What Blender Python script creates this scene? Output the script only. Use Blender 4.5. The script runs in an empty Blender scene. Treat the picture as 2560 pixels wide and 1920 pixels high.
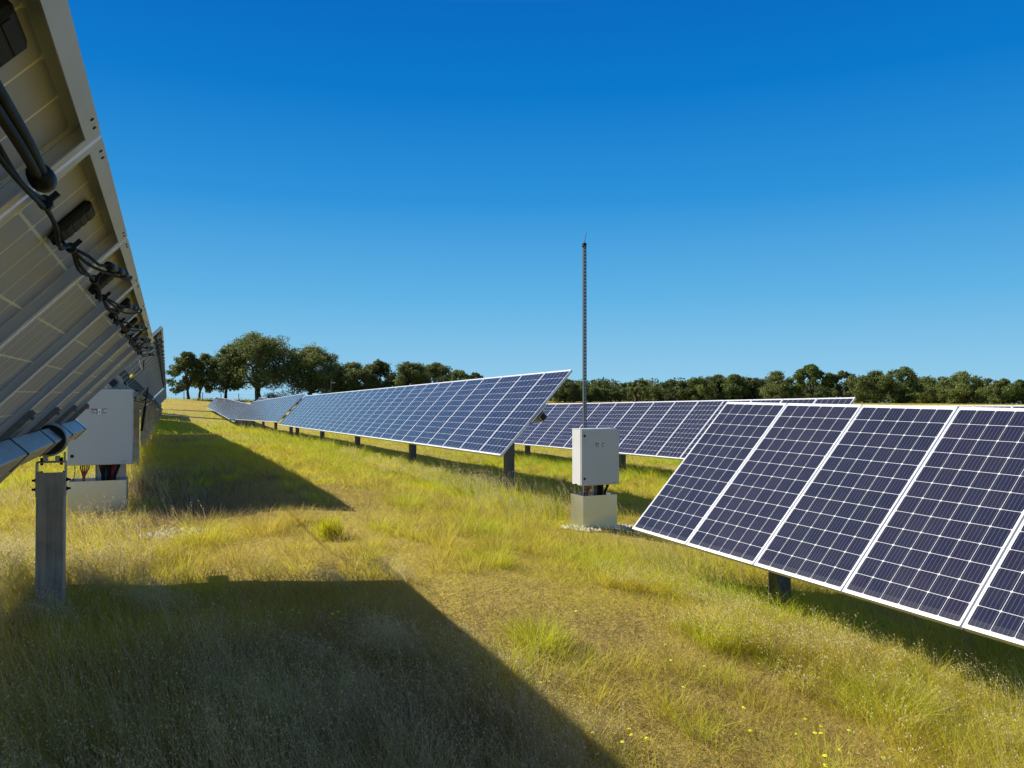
import bpy, math, random
import numpy as np
from mathutils import Vector, Matrix
R=math.radians
sc=bpy.context.scene
COL=sc.collection
rng=np.random.default_rng(7)
random.seed(7)

# ------------------------------------------------------------ materials
def nodes(name):
    m=bpy.data.materials.new(name); m.use_nodes=True
    nt=m.node_tree
    b=nt.nodes['Principled BSDF']
    return m,nt,b,nt.nodes['Material Output']
def N(nt,t,**k):
    n=nt.nodes.new(t)
    for a,v in k.items():
        if a=='inp':
            for i,x in v.items(): n.inputs[i].default_value=x
        else: setattr(n,a,v)
    return n
def math_(nt,op,a,b=None,c=None):
    n=nt.nodes.new('ShaderNodeMath'); n.operation=op
    for i,x in enumerate((a,b,c)):
        if x is None: continue
        if isinstance(x,(int,float)): n.inputs[i].default_value=x
        else: nt.links.new(x,n.inputs[i])
    return n.outputs[0]
def mixc(nt,f,a,b):
    n=nt.nodes.new('ShaderNodeMix'); n.data_type='RGBA'
    for s,x in (('Factor',f),('A',a),('B',b)):
        i=[q for q in n.inputs if q.name==s and (q.type=='RGBA' or s=='Factor' and q.type=='VALUE')][0]
        if isinstance(x,(int,float)): i.default_value=x
        elif isinstance(x,tuple): i.default_value=x if len(x)==4 else x+(1,)
        else: nt.links.new(x,i)
    return [o for o in n.outputs if o.type=='RGBA'][0]
def ramp(nt,f,stops):
    n=nt.nodes.new('ShaderNodeValToRGB')
    e=n.color_ramp.elements
    while len(e)<len(stops): e.new(.5)
    for i,(p,c) in enumerate(stops): e[i].position=p; e[i].color=c+(1,)
    nt.links.new(f,n.inputs[0]); return n.outputs[0]
def noise(nt,scale,detail=3,vec=None,rough=.55):
    n=N(nt,'ShaderNodeTexNoise',inp={'Scale':scale,'Detail':detail,'Roughness':rough})
    if vec is not None: nt.links.new(vec,n.inputs['Vector'])
    return n.outputs['Fac']
def objco(nt): return nt.nodes.new('ShaderNodeTexCoord').outputs['Object']
def bump(nt,b,h,strength,dist=.01):
    n=N(nt,'ShaderNodeBump',inp={'Strength':strength,'Distance':dist}); nt.links.new(h,n.inputs['Height']); nt.links.new(n.outputs[0],b.inputs['Normal'])
def setp(b,**k):
    for a,v in k.items(): b.inputs[a.replace('_',' ')].default_value=v

def simple(name,col,rough=.5,metal=0.,var=.15,nscale=6.,bmp=0.,spec=.5):
    m,nt,b,o=nodes(name)
    co=objco(nt); f=noise(nt,nscale,4,co)
    lo=tuple(c*(1-var) for c in col); hi=tuple(min(1,c*(1+var)) for c in col)
    c=ramp(nt,f,[(.3,lo),(.7,hi)])
    nt.links.new(c,b.inputs['Base Color'])
    setp(b,Roughness=rough,Metallic=metal)
    b.inputs['Specular IOR Level'].default_value=spec
    r=math_(nt,'MULTIPLY_ADD',f,.25,rough-.12); nt.links.new(r,b.inputs['Roughness'])
    if bmp: bump(nt,b,noise(nt,nscale*8,3,co),bmp,.002)
    return m

def grid_nodes(nt):
    co=objco(nt)
    s=N(nt,'ShaderNodeSeparateXYZ'); nt.links.new(co,s.inputs[0])
    x,y=s.outputs[0],s.outputs[1]
    a=math_(nt,'DIVIDE',math_(nt,'ADD',x,.9505),.15842)
    b=math_(nt,'DIVIDE',math_(nt,'ADD',y,.478),.15933)
    fa=math_(nt,'FRACT',a); fb=math_(nt,'FRACT',b)
    da=math_(nt,'ABSOLUTE',math_(nt,'SUBTRACT',fa,.5)); db=math_(nt,'ABSOLUTE',math_(nt,'SUBTRACT',fb,.5))
    return x,y,a,b,fa,fb,da,db
def cell_mask(nt,x,y,da,db,g,ch):
    m=math_(nt,'MULTIPLY',math_(nt,'LESS_THAN',da,.5-g),math_(nt,'LESS_THAN',db,.5-g))
    m=math_(nt,'MULTIPLY',m,math_(nt,'LESS_THAN',math_(nt,'ADD',da,db),ch))
    m=math_(nt,'MULTIPLY',m,math_(nt,'LESS_THAN',math_(nt,'ABSOLUTE',x),.9505))
    return math_(nt,'MULTIPLY',m,math_(nt,'LESS_THAN',math_(nt,'ABSOLUTE',y),.478))
def mat_front():
    m,nt,b,o=nodes('solar_glass')
    x,y,a,bb,fa,fb,da,db=grid_nodes(nt)
    cell=cell_mask(nt,x,y,da,db,.011,.925)
    oi=nt.nodes.new('ShaderNodeObjectInfo').outputs['Random']
    cx=N(nt,'ShaderNodeCombineXYZ')
    nt.links.new(math_(nt,'FLOOR',a),cx.inputs[0]); nt.links.new(math_(nt,'FLOOR',bb),cx.inputs[1]); nt.links.new(math_(nt,'MULTIPLY',oi,97.),cx.inputs[2])
    wn=N(nt,'ShaderNodeTexWhiteNoise',noise_dimensions='3D'); nt.links.new(cx.outputs[0],wn.inputs['Vector'])
    tone=math_(nt,'ADD',math_(nt,'MULTIPLY',wn.outputs['Value'],.55),math_(nt,'MULTIPLY',oi,.45))
    c1=ramp(nt,tone,[(0.,(.004,.008,.030)),(.5,(.006,.009,.034)),(1.,(.011,.010,.034))])
    # five thin busbars along each cell
    bus=math_(nt,'ABSOLUTE',math_(nt,'SUBTRACT',math_(nt,'FRACT',math_(nt,'MULTIPLY',fb,5.)),.5))
    bus=math_(nt,'LESS_THAN',bus,.035)
    c2=mixc(nt,math_(nt,'MULTIPLY',bus,.4),c1,(.26,.27,.30))
    c3=mixc(nt,cell,(.60,.61,.63),c2)
    # dust film
    co=objco(nt); dn=noise(nt,3.,5,co); sp=noise(nt,60.,2,co)
    dust=math_(nt,'MULTIPLY',math_(nt,'SMOOTH_MIN',dn,.6,.1),.035)
    spots=math_(nt,'GREATER_THAN',sp,.735)
    lowedge=math_(nt,'MULTIPLY',math_(nt,'LESS_THAN',x,-.9505+.05),.05)
    c4=mixc(nt,math_(nt,'ADD',math_(nt,'ADD',dust,lowedge),math_(nt,'MULTIPLY',spots,.3)),c3,(.42,.40,.37))
    nt.links.new(c4,b.inputs['Base Color'])
    setp(b,Roughness=.16,IOR=1.34); b.inputs['Sheen Weight'].default_value=.22; b.inputs['Sheen Roughness'].default_value=.28; b.inputs['Sheen Tint'].default_value=(1,.95,.88,1)
    nt.links.new(math_(nt,'MULTIPLY_ADD',dn,.14,.10),b.inputs['Roughness'])
    return m
def mat_back():
    m,nt,b,o=nodes('solar_backsheet')
    x,y,a,bb,fa,fb,da,db=grid_nodes(nt)
    cell=cell_mask(nt,x,y,da,db,.022,.91)
    co=objco(nt); n1=noise(nt,2.2,3,co); n2=noise(nt,.9,1,co)
    c=ramp(nt,n1,[(.3,(.37,.385,.46)),(.7,(.46,.47,.53))])
    c=mixc(nt,cell,(.92,.88,.68),c)  # gaps: white backsheet brightened and yellowed for sunlight coming through between cells
    nt.links.new(c,b.inputs['Base Color']); setp(b,Roughness=.45)
    return m
def mat_alu():
    m,nt,b,o=nodes('anodised_aluminium')
    co=objco(nt); f=noise(nt,5.,4,co); f2=noise(nt,40.,2,co)
    c=ramp(nt,f,[(.3,(.57,.59,.65)),(.7,(.66,.68,.74))])
    c=mixc(nt,math_(nt,'MULTIPLY',math_(nt,'GREATER_THAN',f2,.7),.2),c,(.45,.42,.38))
    nt.links.new(c,b.inputs['Base Color']); setp(b,Roughness=.42,Metallic=.25)
    return m
def mat_galv(name='galvanised_steel',k=1.,rust=.0,rough=.42,metal=.75):
    m,nt,b,o=nodes(name)
    co=objco(nt)
    v=N(nt,'ShaderNodeTexVoronoi',inp={'Scale':38.}); nt.links.new(co,v.inputs['Vector'])
    f=noise(nt,3.,5,co); mp=N(nt,'ShaderNodeMapping'); mp.inputs['Scale'].default_value=(14,14,.7); nt.links.new(co,mp.inputs[0])
    st=noise(nt,1.,4,mp.outputs[0])
    t=math_(nt,'ADD',math_(nt,'MULTIPLY',v.outputs['Color'],.25),math_(nt,'MULTIPLY',math_(nt,'ADD',f,st),.4))
    c=ramp(nt,t,[(.3,(.30*k,.31*k,.32*k)),(.7,(.50*k,.51*k,.52*k))])
    if rust:
        rm=math_(nt,'GREATER_THAN',math_(nt,'MULTIPLY',st,noise(nt,6.,4,co)),.36)
        c=mixc(nt,math_(nt,'MULTIPLY',rm,rust),c,(.16,.05,.025))
    nt.links.new(c,b.inputs['Base Color']); setp(b,Metallic=metal,Roughness=rough)
    nt.links.new(math_(nt,'MULTIPLY_ADD',f,.3,rough-.15),b.inputs['Roughness'])
    return m
M={}
M['front']=mat_front(); M['back']=mat_back(); M['alu']=mat_alu()
M['galv']=mat_galv(); M['tube']=mat_galv('galvanised_tube',1.05,metal=.6,rough=.45)
def mat_post():
    m,nt,b,o=nodes('weathered_post_steel'); co=objco(nt)
    mp=N(nt,'ShaderNodeMapping'); mp.inputs['Scale'].default_value=(26,26,1.1); nt.links.new(co,mp.inputs[0])
    st=noise(nt,1.,5,mp.outputs[0],.65); f=noise(nt,5.,5,co)
    c=ramp(nt,math_(nt,'ADD',math_(nt,'MULTIPLY',st,.6),math_(nt,'MULTIPLY',f,.4)),[(.34,(.17,.155,.14)),(.5,(.33,.31,.28)),(.68,(.42,.405,.38))])
    nt.links.new(c,b.inputs['Base Color']); setp(b,Roughness=.6,Metallic=.05); return m
M['post']=mat_post()
M['post_shade']=mat_galv('shade_toned_rusty_post_steel',.26,rust=.6,rough=.65,metal=.1)  # post steel with the shade under the sunlit rows painted in, plus rust streaks
M['shaft']=mat_galv('weathered_shaft_steel',.5,rust=.3,rough=.6,metal=.2)
M['rail']=mat_galv('shade_toned_rail_steel',.42,rough=.5,metal=.5)  # galvanised steel darkened to put the shade under the panels into its colour
M['skirt']=simple('bright_sheet_steel',(.60,.61,.61),.36,metal=.92,var=.06,nscale=2.5)
M['black']=simple('black_plastic',(.010,.010,.011),.5,var=.25,nscale=20,spec=.3)
M['cable']=simple('black_cable',(.008,.008,.009),.6,var=.25,nscale=25,spec=.2)
M['jbox']=simple('junction_box_plastic',(.016,.015,.015),.6,var=.3,nscale=15,spec=.25)
M['strap']=simple('dark_steel_strap',(.035,.04,.05),.4,metal=.5,nscale=12)
M['red']=simple('red_cable',(.32,.02,.03),.4,nscale=20)
M['copper']=simple('rusty_red_cable',(.30,.05,.03),.5,nscale=20)
M['paint']=simple('cabinet_paint',(.52,.53,.53),.38,var=.03,nscale=3,bmp=.03)
M['paint2']=simple('cabinet_door_paint',(.50,.51,.515),.38,var=.03,nscale=3,bmp=.03)
M['seal']=simple('dark_seal',(.03,.03,.03),.6)
M['lab']=simple('label_pale_blue',(.42,.46,.58),.5,var=.05)
M['labw']=simple('label_white',(.78,.79,.78),.5,var=.03)
M['labr']=simple('label_red',(.38,.06,.09),.5)
M['labb']=simple('label_blue',(.10,.13,.38),.5)
M['labg']=simple('label_yellow_green',(.40,.45,.02),.5)
M['labt']=simple('label_print_grey',(.24,.26,.33),.5)
M['badge']=simple('badge_grey',(.30,.30,.31),.5)
M['yellow']=simple('yellow_tag',(.62,.50,.02),.5)
M['motor']=simple('gearbox_beige',(.32,.30,.22),.5)
M['stone']=simple('pale_stone',(.58,.52,.40),.85,var=.35,nscale=9,bmp=.3)
M['wood']=simple('fence_post_wood',(.10,.075,.05),.8,var=.3)
M['wire']=simple('fence_wire',(.12,.12,.12),.5,metal=.7)
M['petal']=simple('yellow_petal',(.75,.80,.02),.6)
M['bark']=simple('oak_bark',(.055,.042,.033),.9,var=.4,nscale=3,bmp=.5)
M['mastm']=simple('slotted_channel_steel',(.075,.09,.11),.45,metal=.25,var=.1)

def leafmat(name,stops,transl=.35,rough=.55,attr='tint'):
    m,nt,b,o=nodes(name)
    a=N(nt,'ShaderNodeAttribute',attribute_name=attr)
    c=ramp(nt,a.outputs['Fac'],stops)
    d=N(nt,'ShaderNodeBsdfTranslucent'); nt.links.new(c,d.inputs[0]); nt.links.new(c,b.inputs['Base Color'])
    setp(b,Roughness=rough); b.inputs['Specular IOR Level'].default_value=.25
    mx=N(nt,'ShaderNodeMixShader'); mx.inputs[0].default_value=transl
    nt.links.new(b.outputs[0],mx.inputs[1]); nt.links.new(d.outputs[0],mx.inputs[2]); nt.links.new(mx.outputs[0],o.inputs[0])
    return m
M['leaf_oak']=leafmat('oak_foliage',[(0,(.05,.072,.022)),(.5,(.115,.145,.042)),(1,(.21,.235,.07))],.45)
M['leaf_light']=leafmat('olive_foliage',[(0,(.062,.088,.026)),(.5,(.13,.165,.046)),(1,(.22,.26,.075))],.45)
M['leaf_green']=leafmat('green_foliage',[(0,(.06,.085,.022)),(.5,(.125,.165,.04)),(1,(.20,.25,.06))],.45)
M['grass']=leafmat('meadow_grass',[(0,(.27,.195,.115)),(.2,(.50,.385,.10)),(.45,(.64,.53,.055)),(.7,(.62,.58,.045)),(1,(.44,.53,.035))],.5,.6)
M['seed']=leafmat('oat_seed',[(0,(.44,.34,.14)),(1,(.74,.65,.39))],.45,.6)
M['weed']=leafmat('weed_foliage',[(0,(.48,.50,.015)),(1,(.62,.56,.02))],.5,.6)

# ------------------------------------------------------------ mesh builder
class MB:
    def __init__(s): s.v=[]; s.f=[]; s.m=[]; s.T=None; s.mi=0
    def add(s,vs,fs):
        o=len(s.v)
        for v in vs:
            v=Vector(v)
            s.v.append(s.T@v if s.T is not None else v)
        for f in fs: s.f.append([o+i for i in f]); s.m.append(s.mi)
    def box(s,a,b,bev=0.):
        x0,y0,z0=a; x1,y1,z1=b
        if bev<=0:
            s.add([(x0,y0,z0),(x1,y0,z0),(x1,y1,z0),(x0,y1,z0),(x0,y0,z1),(x1,y0,z1),(x1,y1,z1),(x0,y1,z1)],
              [(0,3,2,1),(4,5,6,7),(0,1,5,4),(1,2,6,5),(2,3,7,6),(3,0,4,7)])
            return
        e=bev
        lay=lambda z,k:[(x0+k,y0+e,z),(x0+e,y0+k,z),(x1-e,y0+k,z),(x1-k,y0+e,z),(x1-k,y1-e,z),(x1-e,y1-k,z),(x0+e,y1-k,z),(x0+k,y1-e,z)]
        vs=[(x0+e,y0+e,z0),(x1-e,y0+e,z0),(x1-e,y1-e,z0),(x0+e,y1-e,z0)]
        vs+=lay(z0+e,0)+lay(z1-e,0)
        vs+=[(x0+e,y0+e,z1),(x1-e,y0+e,z1),(x1-e,y1-e,z1),(x0+e,y1-e,z1)]
        fs=[(0,3,2,1),(20,21,22,23)]
        for i in range(8): fs.append((4+i,4+(i+1)%8,12+(i+1)%8,12+i))
        for k,(p,q) in enumerate(((1,2),(3,4),(5,6),(7,0))):
            fs.append((k,(k+1)%4,4+q,4+p)); fs.append((20+k,12+p,12+q,20+(k+1)%4))
        for k,(p,q) in enumerate(((0,1),(2,3),(4,5),(6,7))):
            fs.append((k,4+q,4+p)); fs.append((20+k,12+p,12+q))
        s.add(vs,fs)
    def tube(s,pts,r,n=8,cap=True):
        pts=[Vector(p) for p in pts]; rs=r if isinstance(r,(list,tuple)) else [r]*len(pts)
        vs=[]; prev=None
        for i,p in enumerate(pts):
            t=(pts[min(i+1,len(pts)-1)]-pts[max(i-1,0)]); t=t.normalized() if t.length>1e-9 else Vector((0,0,1))
            if prev is None:
                a=t.orthogonal().normalized()
            else:
                a=prev-t*prev.dot(t); a=a.normalized() if a.length>1e-6 else t.orthogonal().normalized()
            prev=a; b=t.cross(a)
            for k in range(n):
                an=2*math.pi*k/n; vs.append(p+(a*math.cos(an)+b*math.sin(an))*rs[i])
        fs=[]
        for i in range(len(pts)-1):
            for k in range(n): fs.append((i*n+k,i*n+(k+1)%n,(i+1)*n+(k+1)%n,(i+1)*n+k))
        if cap: fs.append(tuple(range(n-1,-1,-1))); L=(len(pts)-1)*n; fs.append(tuple(range(L,L+n)))
        s.add(vs,fs)
    def prism(s,prof,z0,z1,axis='z'):
        n=len(prof)
        mk={'z':lambda p,z:(p[0],p[1],z),'y':lambda p,z:(p[0],z,p[1]),'x':lambda p,z:(z,p[0],p[1])}[axis]
        vs=[mk(p,z0) for p in prof]+[mk(p,z1) for p in prof]
        fs=[(i,(i+1)%n,n+(i+1)%n,n+i) for i in range(n)]+[tuple(range(n-1,-1,-1)),tuple(range(n,2*n))]
        s.add(vs,fs)
    def ring(s,ro,ri,y0,y1,c=(0,0),n=32):  # ring around local y axis
        vs=[]
        for y in (y0,y1):
            for r in (ro,ri):
                for k in range(n):
                    a=2*math.pi*k/n; vs.append((c[0]+r*math.cos(a),y,c[1]+r*math.sin(a)))
        fs=[]
        for k in range(n):
            q=(k+1)%n
            fs+=[(k,q,2*n+q,2*n+k),(n+k,3*n+k,3*n+q,n+q),(k,n+k,n+q,q),(2*n+k,2*n+q,3*n+q,3*n+k)]
        s.add(vs,fs)
    def mesh(s,name,mats,smooth=False):
        me=bpy.data.meshes.new(name)
        me.from_pydata([tuple(v) for v in s.v],[],s.f)
        for m in (mats if isinstance(mats,(list,tuple)) else [mats]): me.materials.append(m)
        for p,mi in zip(me.polygons,s.m):
            p.material_index=mi; p.use_smooth=smooth
        me.update(); return me
    def obj(s,name,mats,parent=None,smooth=False,mat=None):
        return link(name,s.mesh(name,mats,smooth),parent,mat)
def fixn(me):
    import bmesh
    b=bmesh.new(); b.from_mesh(me); bmesh.ops.recalc_face_normals(b,faces=b.faces); b.to_mesh(me); b.free()
def link(name,me,parent=None,mat=None):
    o=bpy.data.objects.new(name,me); COL.objects.link(o)
    if parent is not None: o.parent=parent
    if mat is not None: o.matrix_basis=mat
    return o
def empty(name,loc,label=None,cat=None,group=None,rot=0):
    o=bpy.data.objects.new(name,None); o.empty_display_size=.2; COL.objects.link(o)
    o.location=loc; o.rotation_euler=(0,0,rot); tag(o,label,cat,group); return o
def tag(o,label=None,cat=None,group=None,kind=None):
    if label: o['label']=label
    if cat: o['category']=cat
    if group: o['group']=group
    if kind: o['kind']=kind
def big_mesh(name,verts,quads,mat,tint=None,smooth=False):
    """numpy vertices (n,3) and quads (m,4) -> mesh"""
    me=bpy.data.meshes.new(name)
    me.vertices.add(len(verts)); me.vertices.foreach_set('co',np.ascontiguousarray(verts,np.float32).ravel())
    me.loops.add(quads.size); me.loops.foreach_set('vertex_index',np.ascontiguousarray(quads,np.int32).ravel())
    me.polygons.add(len(quads)); me.polygons.foreach_set('loop_start',np.arange(0,quads.size,quads.shape[1],dtype=np.int32))
    if smooth: me.polygons.foreach_set('use_smooth',np.ones(len(quads),bool))
    me.materials.append(mat)
    if tint is not None:
        a=me.attributes.new('tint','FLOAT','POINT'); a.data.foreach_set('value',np.ascontiguousarray(tint,np.float32))
    me.update(calc_edges=True); return me
GX=np.array([-400.,-60.,-.7,2.,5.8,12.,19.,60.,95.,130.,400.,4000.])
GY=np.array([-400.,-30.,0.,3.,6.,9.5,12.5,25.,40.,54.,67.,80.,94.,117.,139.,165.,400.,4000.])
_c0=[-6,-1.7,-1.65,-1.62,-1.48,-1.50,-1.63,-1.66,-1.75,-1.82,-1.85,-1.9,-1.85,-1.6,-.33,-1.6,-14,-40]
_c2=[-6,-1.85,-1.84,-1.78,-1.43,-1.41,-1.35,-1.5,-1.75,-1.95,-2.1,-2.15,-2.05,-1.8,-.33,-1.6,-14,-40]
_c5=[-6,-2.15,-2.15,-2.12,-2.08,-1.92,-1.8,-1.9,-2.1,-2.35,-2.6,-2.6,-2.46,-2.2,-.38,-1.6,-14,-40]
_c12=[-6,-2.5,-2.5,-2.5,-2.45,-2.3,-2.15,-2.3,-2.5,-2.7,-2.8,-2.8,-2.7,-2.4,-.55,-1.6,-14,-40]
_c19=[-6,-2.6,-2.6,-2.6,-2.55,-2.45,-2.4,-2.5,-2.6,-2.75,-2.8,-2.8,-2.7,-2.3,-.8,-1.6,-14,-40]
_c60=[-6,-2.5,-2.5,-2.5,-2.5,-2.5,-2.5,-2.5,-2.4,-2.2,-2.,-1.8,-1.5,-1.1,-.9,-1.6,-14,-40]
_c95=[-6,-1.1]+[-1.1]*11+[-1.,-.95,-1.6,-14,-40]
_c130=[-6,-1.3]+[-1.3]*12+[-1.3,-2.5,-14,-40]
_c400=[-14]*16+[-18,-40]; _c4000=[-40]*18
GZ=np.array([_c0,_c0,_c0,_c2,_c5,_c12,_c19,_c60,_c95,_c130,_c400,_c4000])
def _slopes(x,y):
    h=np.diff(x); d=np.diff(y,axis=-1)/h
    m=np.zeros_like(y); m[...,0]=d[...,0]; m[...,-1]=d[...,-1]
    w1=2*h[1:]+h[:-1]; w2=h[1:]+2*h[:-1]
    a=d[...,:-1]; b=d[...,1:]
    with np.errstate(divide='ignore',invalid='ignore'):
        hm=(w1+w2)/(w1/a+w2/b)
    m[...,1:-1]=np.where(a*b>0,hm,0)
    return m
_MY=_slopes(GY,GZ)
def _herm(t,h,y0,y1,m0,m1):
    t2=t*t; t3=t2*t
    return (2*t3-3*t2+1)*y0+(t3-2*t2+t)*h*m0+(-2*t3+3*t2)*y1+(t3-t2)*h*m1
def gz_base(x,y):
    x,y=np.broadcast_arrays(np.asarray(x,float),np.asarray(y,float))
    sh=x.shape; x=np.clip(x.ravel(),GX[0],GX[-1]-1e-6); y=np.clip(y.ravel(),GY[0],GY[-1]-1e-6)
    j=np.clip(np.searchsorted(GY,y,side='right')-1,0,len(GY)-2); hy=GY[j+1]-GY[j]; t=(y-GY[j])/hy
    cols=np.stack([_herm(t,hy,GZ[i][j],GZ[i][j+1],_MY[i][j],_MY[i][j+1]) for i in range(len(GX))],-1)
    mx=_slopes(GX,cols)
    i=np.clip(np.searchsorted(GX,x,side='right')-1,0,len(GX)-2); hx=GX[i+1]-GX[i]; s=(x-GX[i])/hx
    r=np.arange(len(x))
    return _herm(s,hx,cols[r,i],cols[r,i+1],mx[r,i],mx[r,i+1]).reshape(sh)
def vnoise(x,y,s,seed=0):
    x=np.asarray(x,float)/s+seed*17.31; y=np.asarray(y,float)/s+seed*9.17
    xi=np.floor(x); yi=np.floor(y); fx=x-xi; fy=y-yi
    fx=fx*fx*(3-2*fx); fy=fy*fy*(3-2*fy)
    def h(a,b):
        v=np.sin(a*127.1+b*311.7+seed*74.7)*43758.5453
        return v-np.floor(v)
    return (h(xi,yi)*(1-fx)+h(xi+1,yi)*fx)*(1-fy)+(h(xi,yi+1)*(1-fx)+h(xi+1,yi+1)*fx)*fy
def gz(x,y):
    return gz_base(x,y)+(vnoise(x,y,1.7,1)-.5)*.07+(vnoise(x,y,.6,2)-.5)*.03
# ------------------------------------------------------------ terrain
def build_ground():
    def axis(dense,lo,hi):
        a=list(dense); s=dense[1]-dense[0]; x=dense[-1]
        st=s
        while x<hi: st*=1.09; x+=min(st,250); a.append(min(x,hi))
        x=dense[0]; st=s; b=[]
        while x>lo: st*=1.09; x-=min(st,250); b.append(max(x,lo))
        return np.array(b[::-1]+a)
    xs=axis(np.arange(-4,14,.16),-3900,3900); ys=axis(np.arange(0,16,.16),-390,3900)
    X,Y=np.meshgrid(xs,ys,indexing='ij'); Z=gz(X,Y)
    n,m=X.shape; v=np.stack([X.ravel(),Y.ravel(),Z.ravel()],1)
    i,j=np.meshgrid(np.arange(n-1),np.arange(m-1),indexing='ij'); a=(i*m+j).ravel()
    q=np.stack([a,a+m,a+m+1,a+1],1)
    mt,nt,b,o=nodes('dry_meadow_soil')
    co=objco(nt)
    f1=noise(nt,.35,5,co); f2=noise(nt,4.,6,co,.7); f3=noise(nt,30.,4,co,.7)
    t=math_(nt,'ADD',math_(nt,'MULTIPLY',f1,.55),math_(nt,'MULTIPLY',f2,.45))
    c=ramp(nt,t,[(.25,(.27,.18,.07)),(.45,(.42,.31,.08)),(.6,(.48,.39,.055)),(.8,(.40,.41,.04))])
    c=mixc(nt,math_(nt,'MULTIPLY',f3,.35),c,(.16,.11,.06))
    nt.links.new(c,b.inputs['Base Color']); setp(b,Roughness=.95); b.inputs['Specular IOR Level'].default_value=.1
    bump(nt,b,math_(nt,'ADD',f3,math_(nt,'MULTIPLY',f2,2.)),.7,.05)
    o=link('ground',big_mesh('ground',v,q,mt,smooth=True)); tag(o,kind='structure')
build_ground()

# ------------------------------------------------------------ trackers
P=1.01; L=1.96; W=.992
def frame_mesh():
    b=MB(); h=.04; t=.0022; fl=.032; hx,hy=L/2,W/2
    # long side channels (along x): wall, top lip, back flange
    for s in (-1,1):
        y0,y1=sorted((s*hy,s*(hy-.009))); b.box((-hx,y0,-.009),(hx,y1,.0025))
        y0,y1=sorted((s*hy,s*(hy-t))); b.box((-hx,y0,-h+t),(hx,y1,-.009))
        y0,y1=sorted((s*hy,s*(hy-fl))); b.box((-hx,y0,-h),(hx,y1,-h+t))
    for s in (-1,1):
        x0,x1=sorted((s*(hx+.0005),s*(hx-.011))); b.box((x0,-hy+.009,-.009),(x1,hy-.009,.003))
        x0,x1=sorted((s*(hx+.0005),s*(hx-t))); b.box((x0,-hy+t,-h+t),(x1,hy-t,-.009))
        x0,x1=sorted((s*(hx+.0005),s*(hx-fl))); b.box((x0,-hy+fl,-h-.0006),(x1,hy-fl,-h+t))
        b.mi=1
        for q in (-1,1):
            for d in (.03,.075):
                b.tube([(s*(hx-.010),q*(hy-fl-d),-h-.0004),(s*(hx-.010),q*(hy-fl-d),-h-.0025)],.0035,8)
        b.mi=0
    return b.mesh('panel_frame',[M['alu'],M['black']])
def laminate_mesh():
    b=MB(); hx,hy=L/2-.0115,W/2-.0095; z0,z1=-.0055,0.
    b.add([(-hx,-hy,z1),(hx,-hy,z1),(hx,hy,z1),(-hx,hy,z1)],[(0,1,2,3)])
    b.mi=1
    b.add([(-hx,-hy,z0),(hx,-hy,z0),(hx,hy,z0),(-hx,hy,z0)],[(0,3,2,1)])
    return b.mesh('solar_panel',[M['front'],M['back']])
def jb_mesh():
    b=MB(); b.box((-.052,-.056,-.0265),(.052,.056,-.0057),.007); b.mi=0
    for k in range(4): b.box((-.034+.02*k,-.045,-.0282),(-.020+.02*k,.045,-.0262),.0008)
    b.tube([(-.052,-.03,-.016),(-.07,-.032,-.018)],.008,8); b.tube([(-.052,.03,-.016),(-.07,.032,-.018)],.008,8)
    return b.mesh('junction_box',[M['jbox']])
ME_FR=frame_mesh(); ME_LA=laminate_mesh(); ME_JB=jb_mesh()
def rail_mesh():
    b=MB()   # hat rail from tube to module frames, local x=u, z=n
    b.box((-.225,-.030,-.070),(.225,.030,-.067)); b.box((-.225,-.034,-.0665),(.225,-.030,-.0405)); b.box((-.225,.030,-.0665),(.225,.034,-.0405))
    b.box((-.225,-.05,-.0440),(.225,-.034,-.0410)); b.box((-.225,.034,-.0440),(.225,.05,-.0410))
    b.tube([(.20,0,-.070),(.20,0,-.082)],.011,6)
    b.tube([(-.20,0,-.070),(-.20,0,-.082)],.011,6)
    return b.mesh('module_rail',[M['rail']])
TQ=.115; TZ=-.070-TQ/2-.002   # square tube under the rails
def strap_mesh():
    b=MB(); e=TQ/2+.004; w=.010
    b.box((-e,-w,TZ-e),(e,w,TZ-e+.006),.002)
    b.box((-e,-w,TZ-e+.006),(-e+.006,w,TZ+e)); b.box((e-.006,-w,TZ-e+.006),(e,w,TZ+e))
    return b.mesh('tube_strap',[M['strap']])
ME_RAIL=rail_mesh(); ME_STRAP=strap_mesh()
def ring_mesh():
    b=MB(); b.ring(.112,.098,-.045,.045,(0,TZ),40); me=b.mesh('bearing_ring',[M['galv']],True); return me
def bush_mesh():
    b=MB(); n=40   # black polymer bushing, round outside and square inside
    e=TQ/2+.001
    vs=[];fs=[]
    for y in (-.038,.038):
        for k in range(n):
            a=2*math.pi*k/n; vs.append((.0975*math.cos(a),y,TZ+.0975*math.sin(a)))
        for k in range(n):
            a=2*math.pi*k/n; c,s_=math.cos(a),math.sin(a); m=max(abs(c),abs(s_)); vs.append((e*c/m,y,TZ+e*s_/m))
    for k in range(n):
        q=(k+1)%n
        fs+=[(k,n+k,n+q,q),(2*n+k,2*n+q,3*n+q,3*n+k)]
    b.add(vs,fs); b.box((.060,-.05,TZ+.045),(.085,-.038,TZ+.05)); return b.mesh('bearing_bush',[M['black']])
ME_RING=ring_mesh(); ME_BUSH=bush_mesh()
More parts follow.
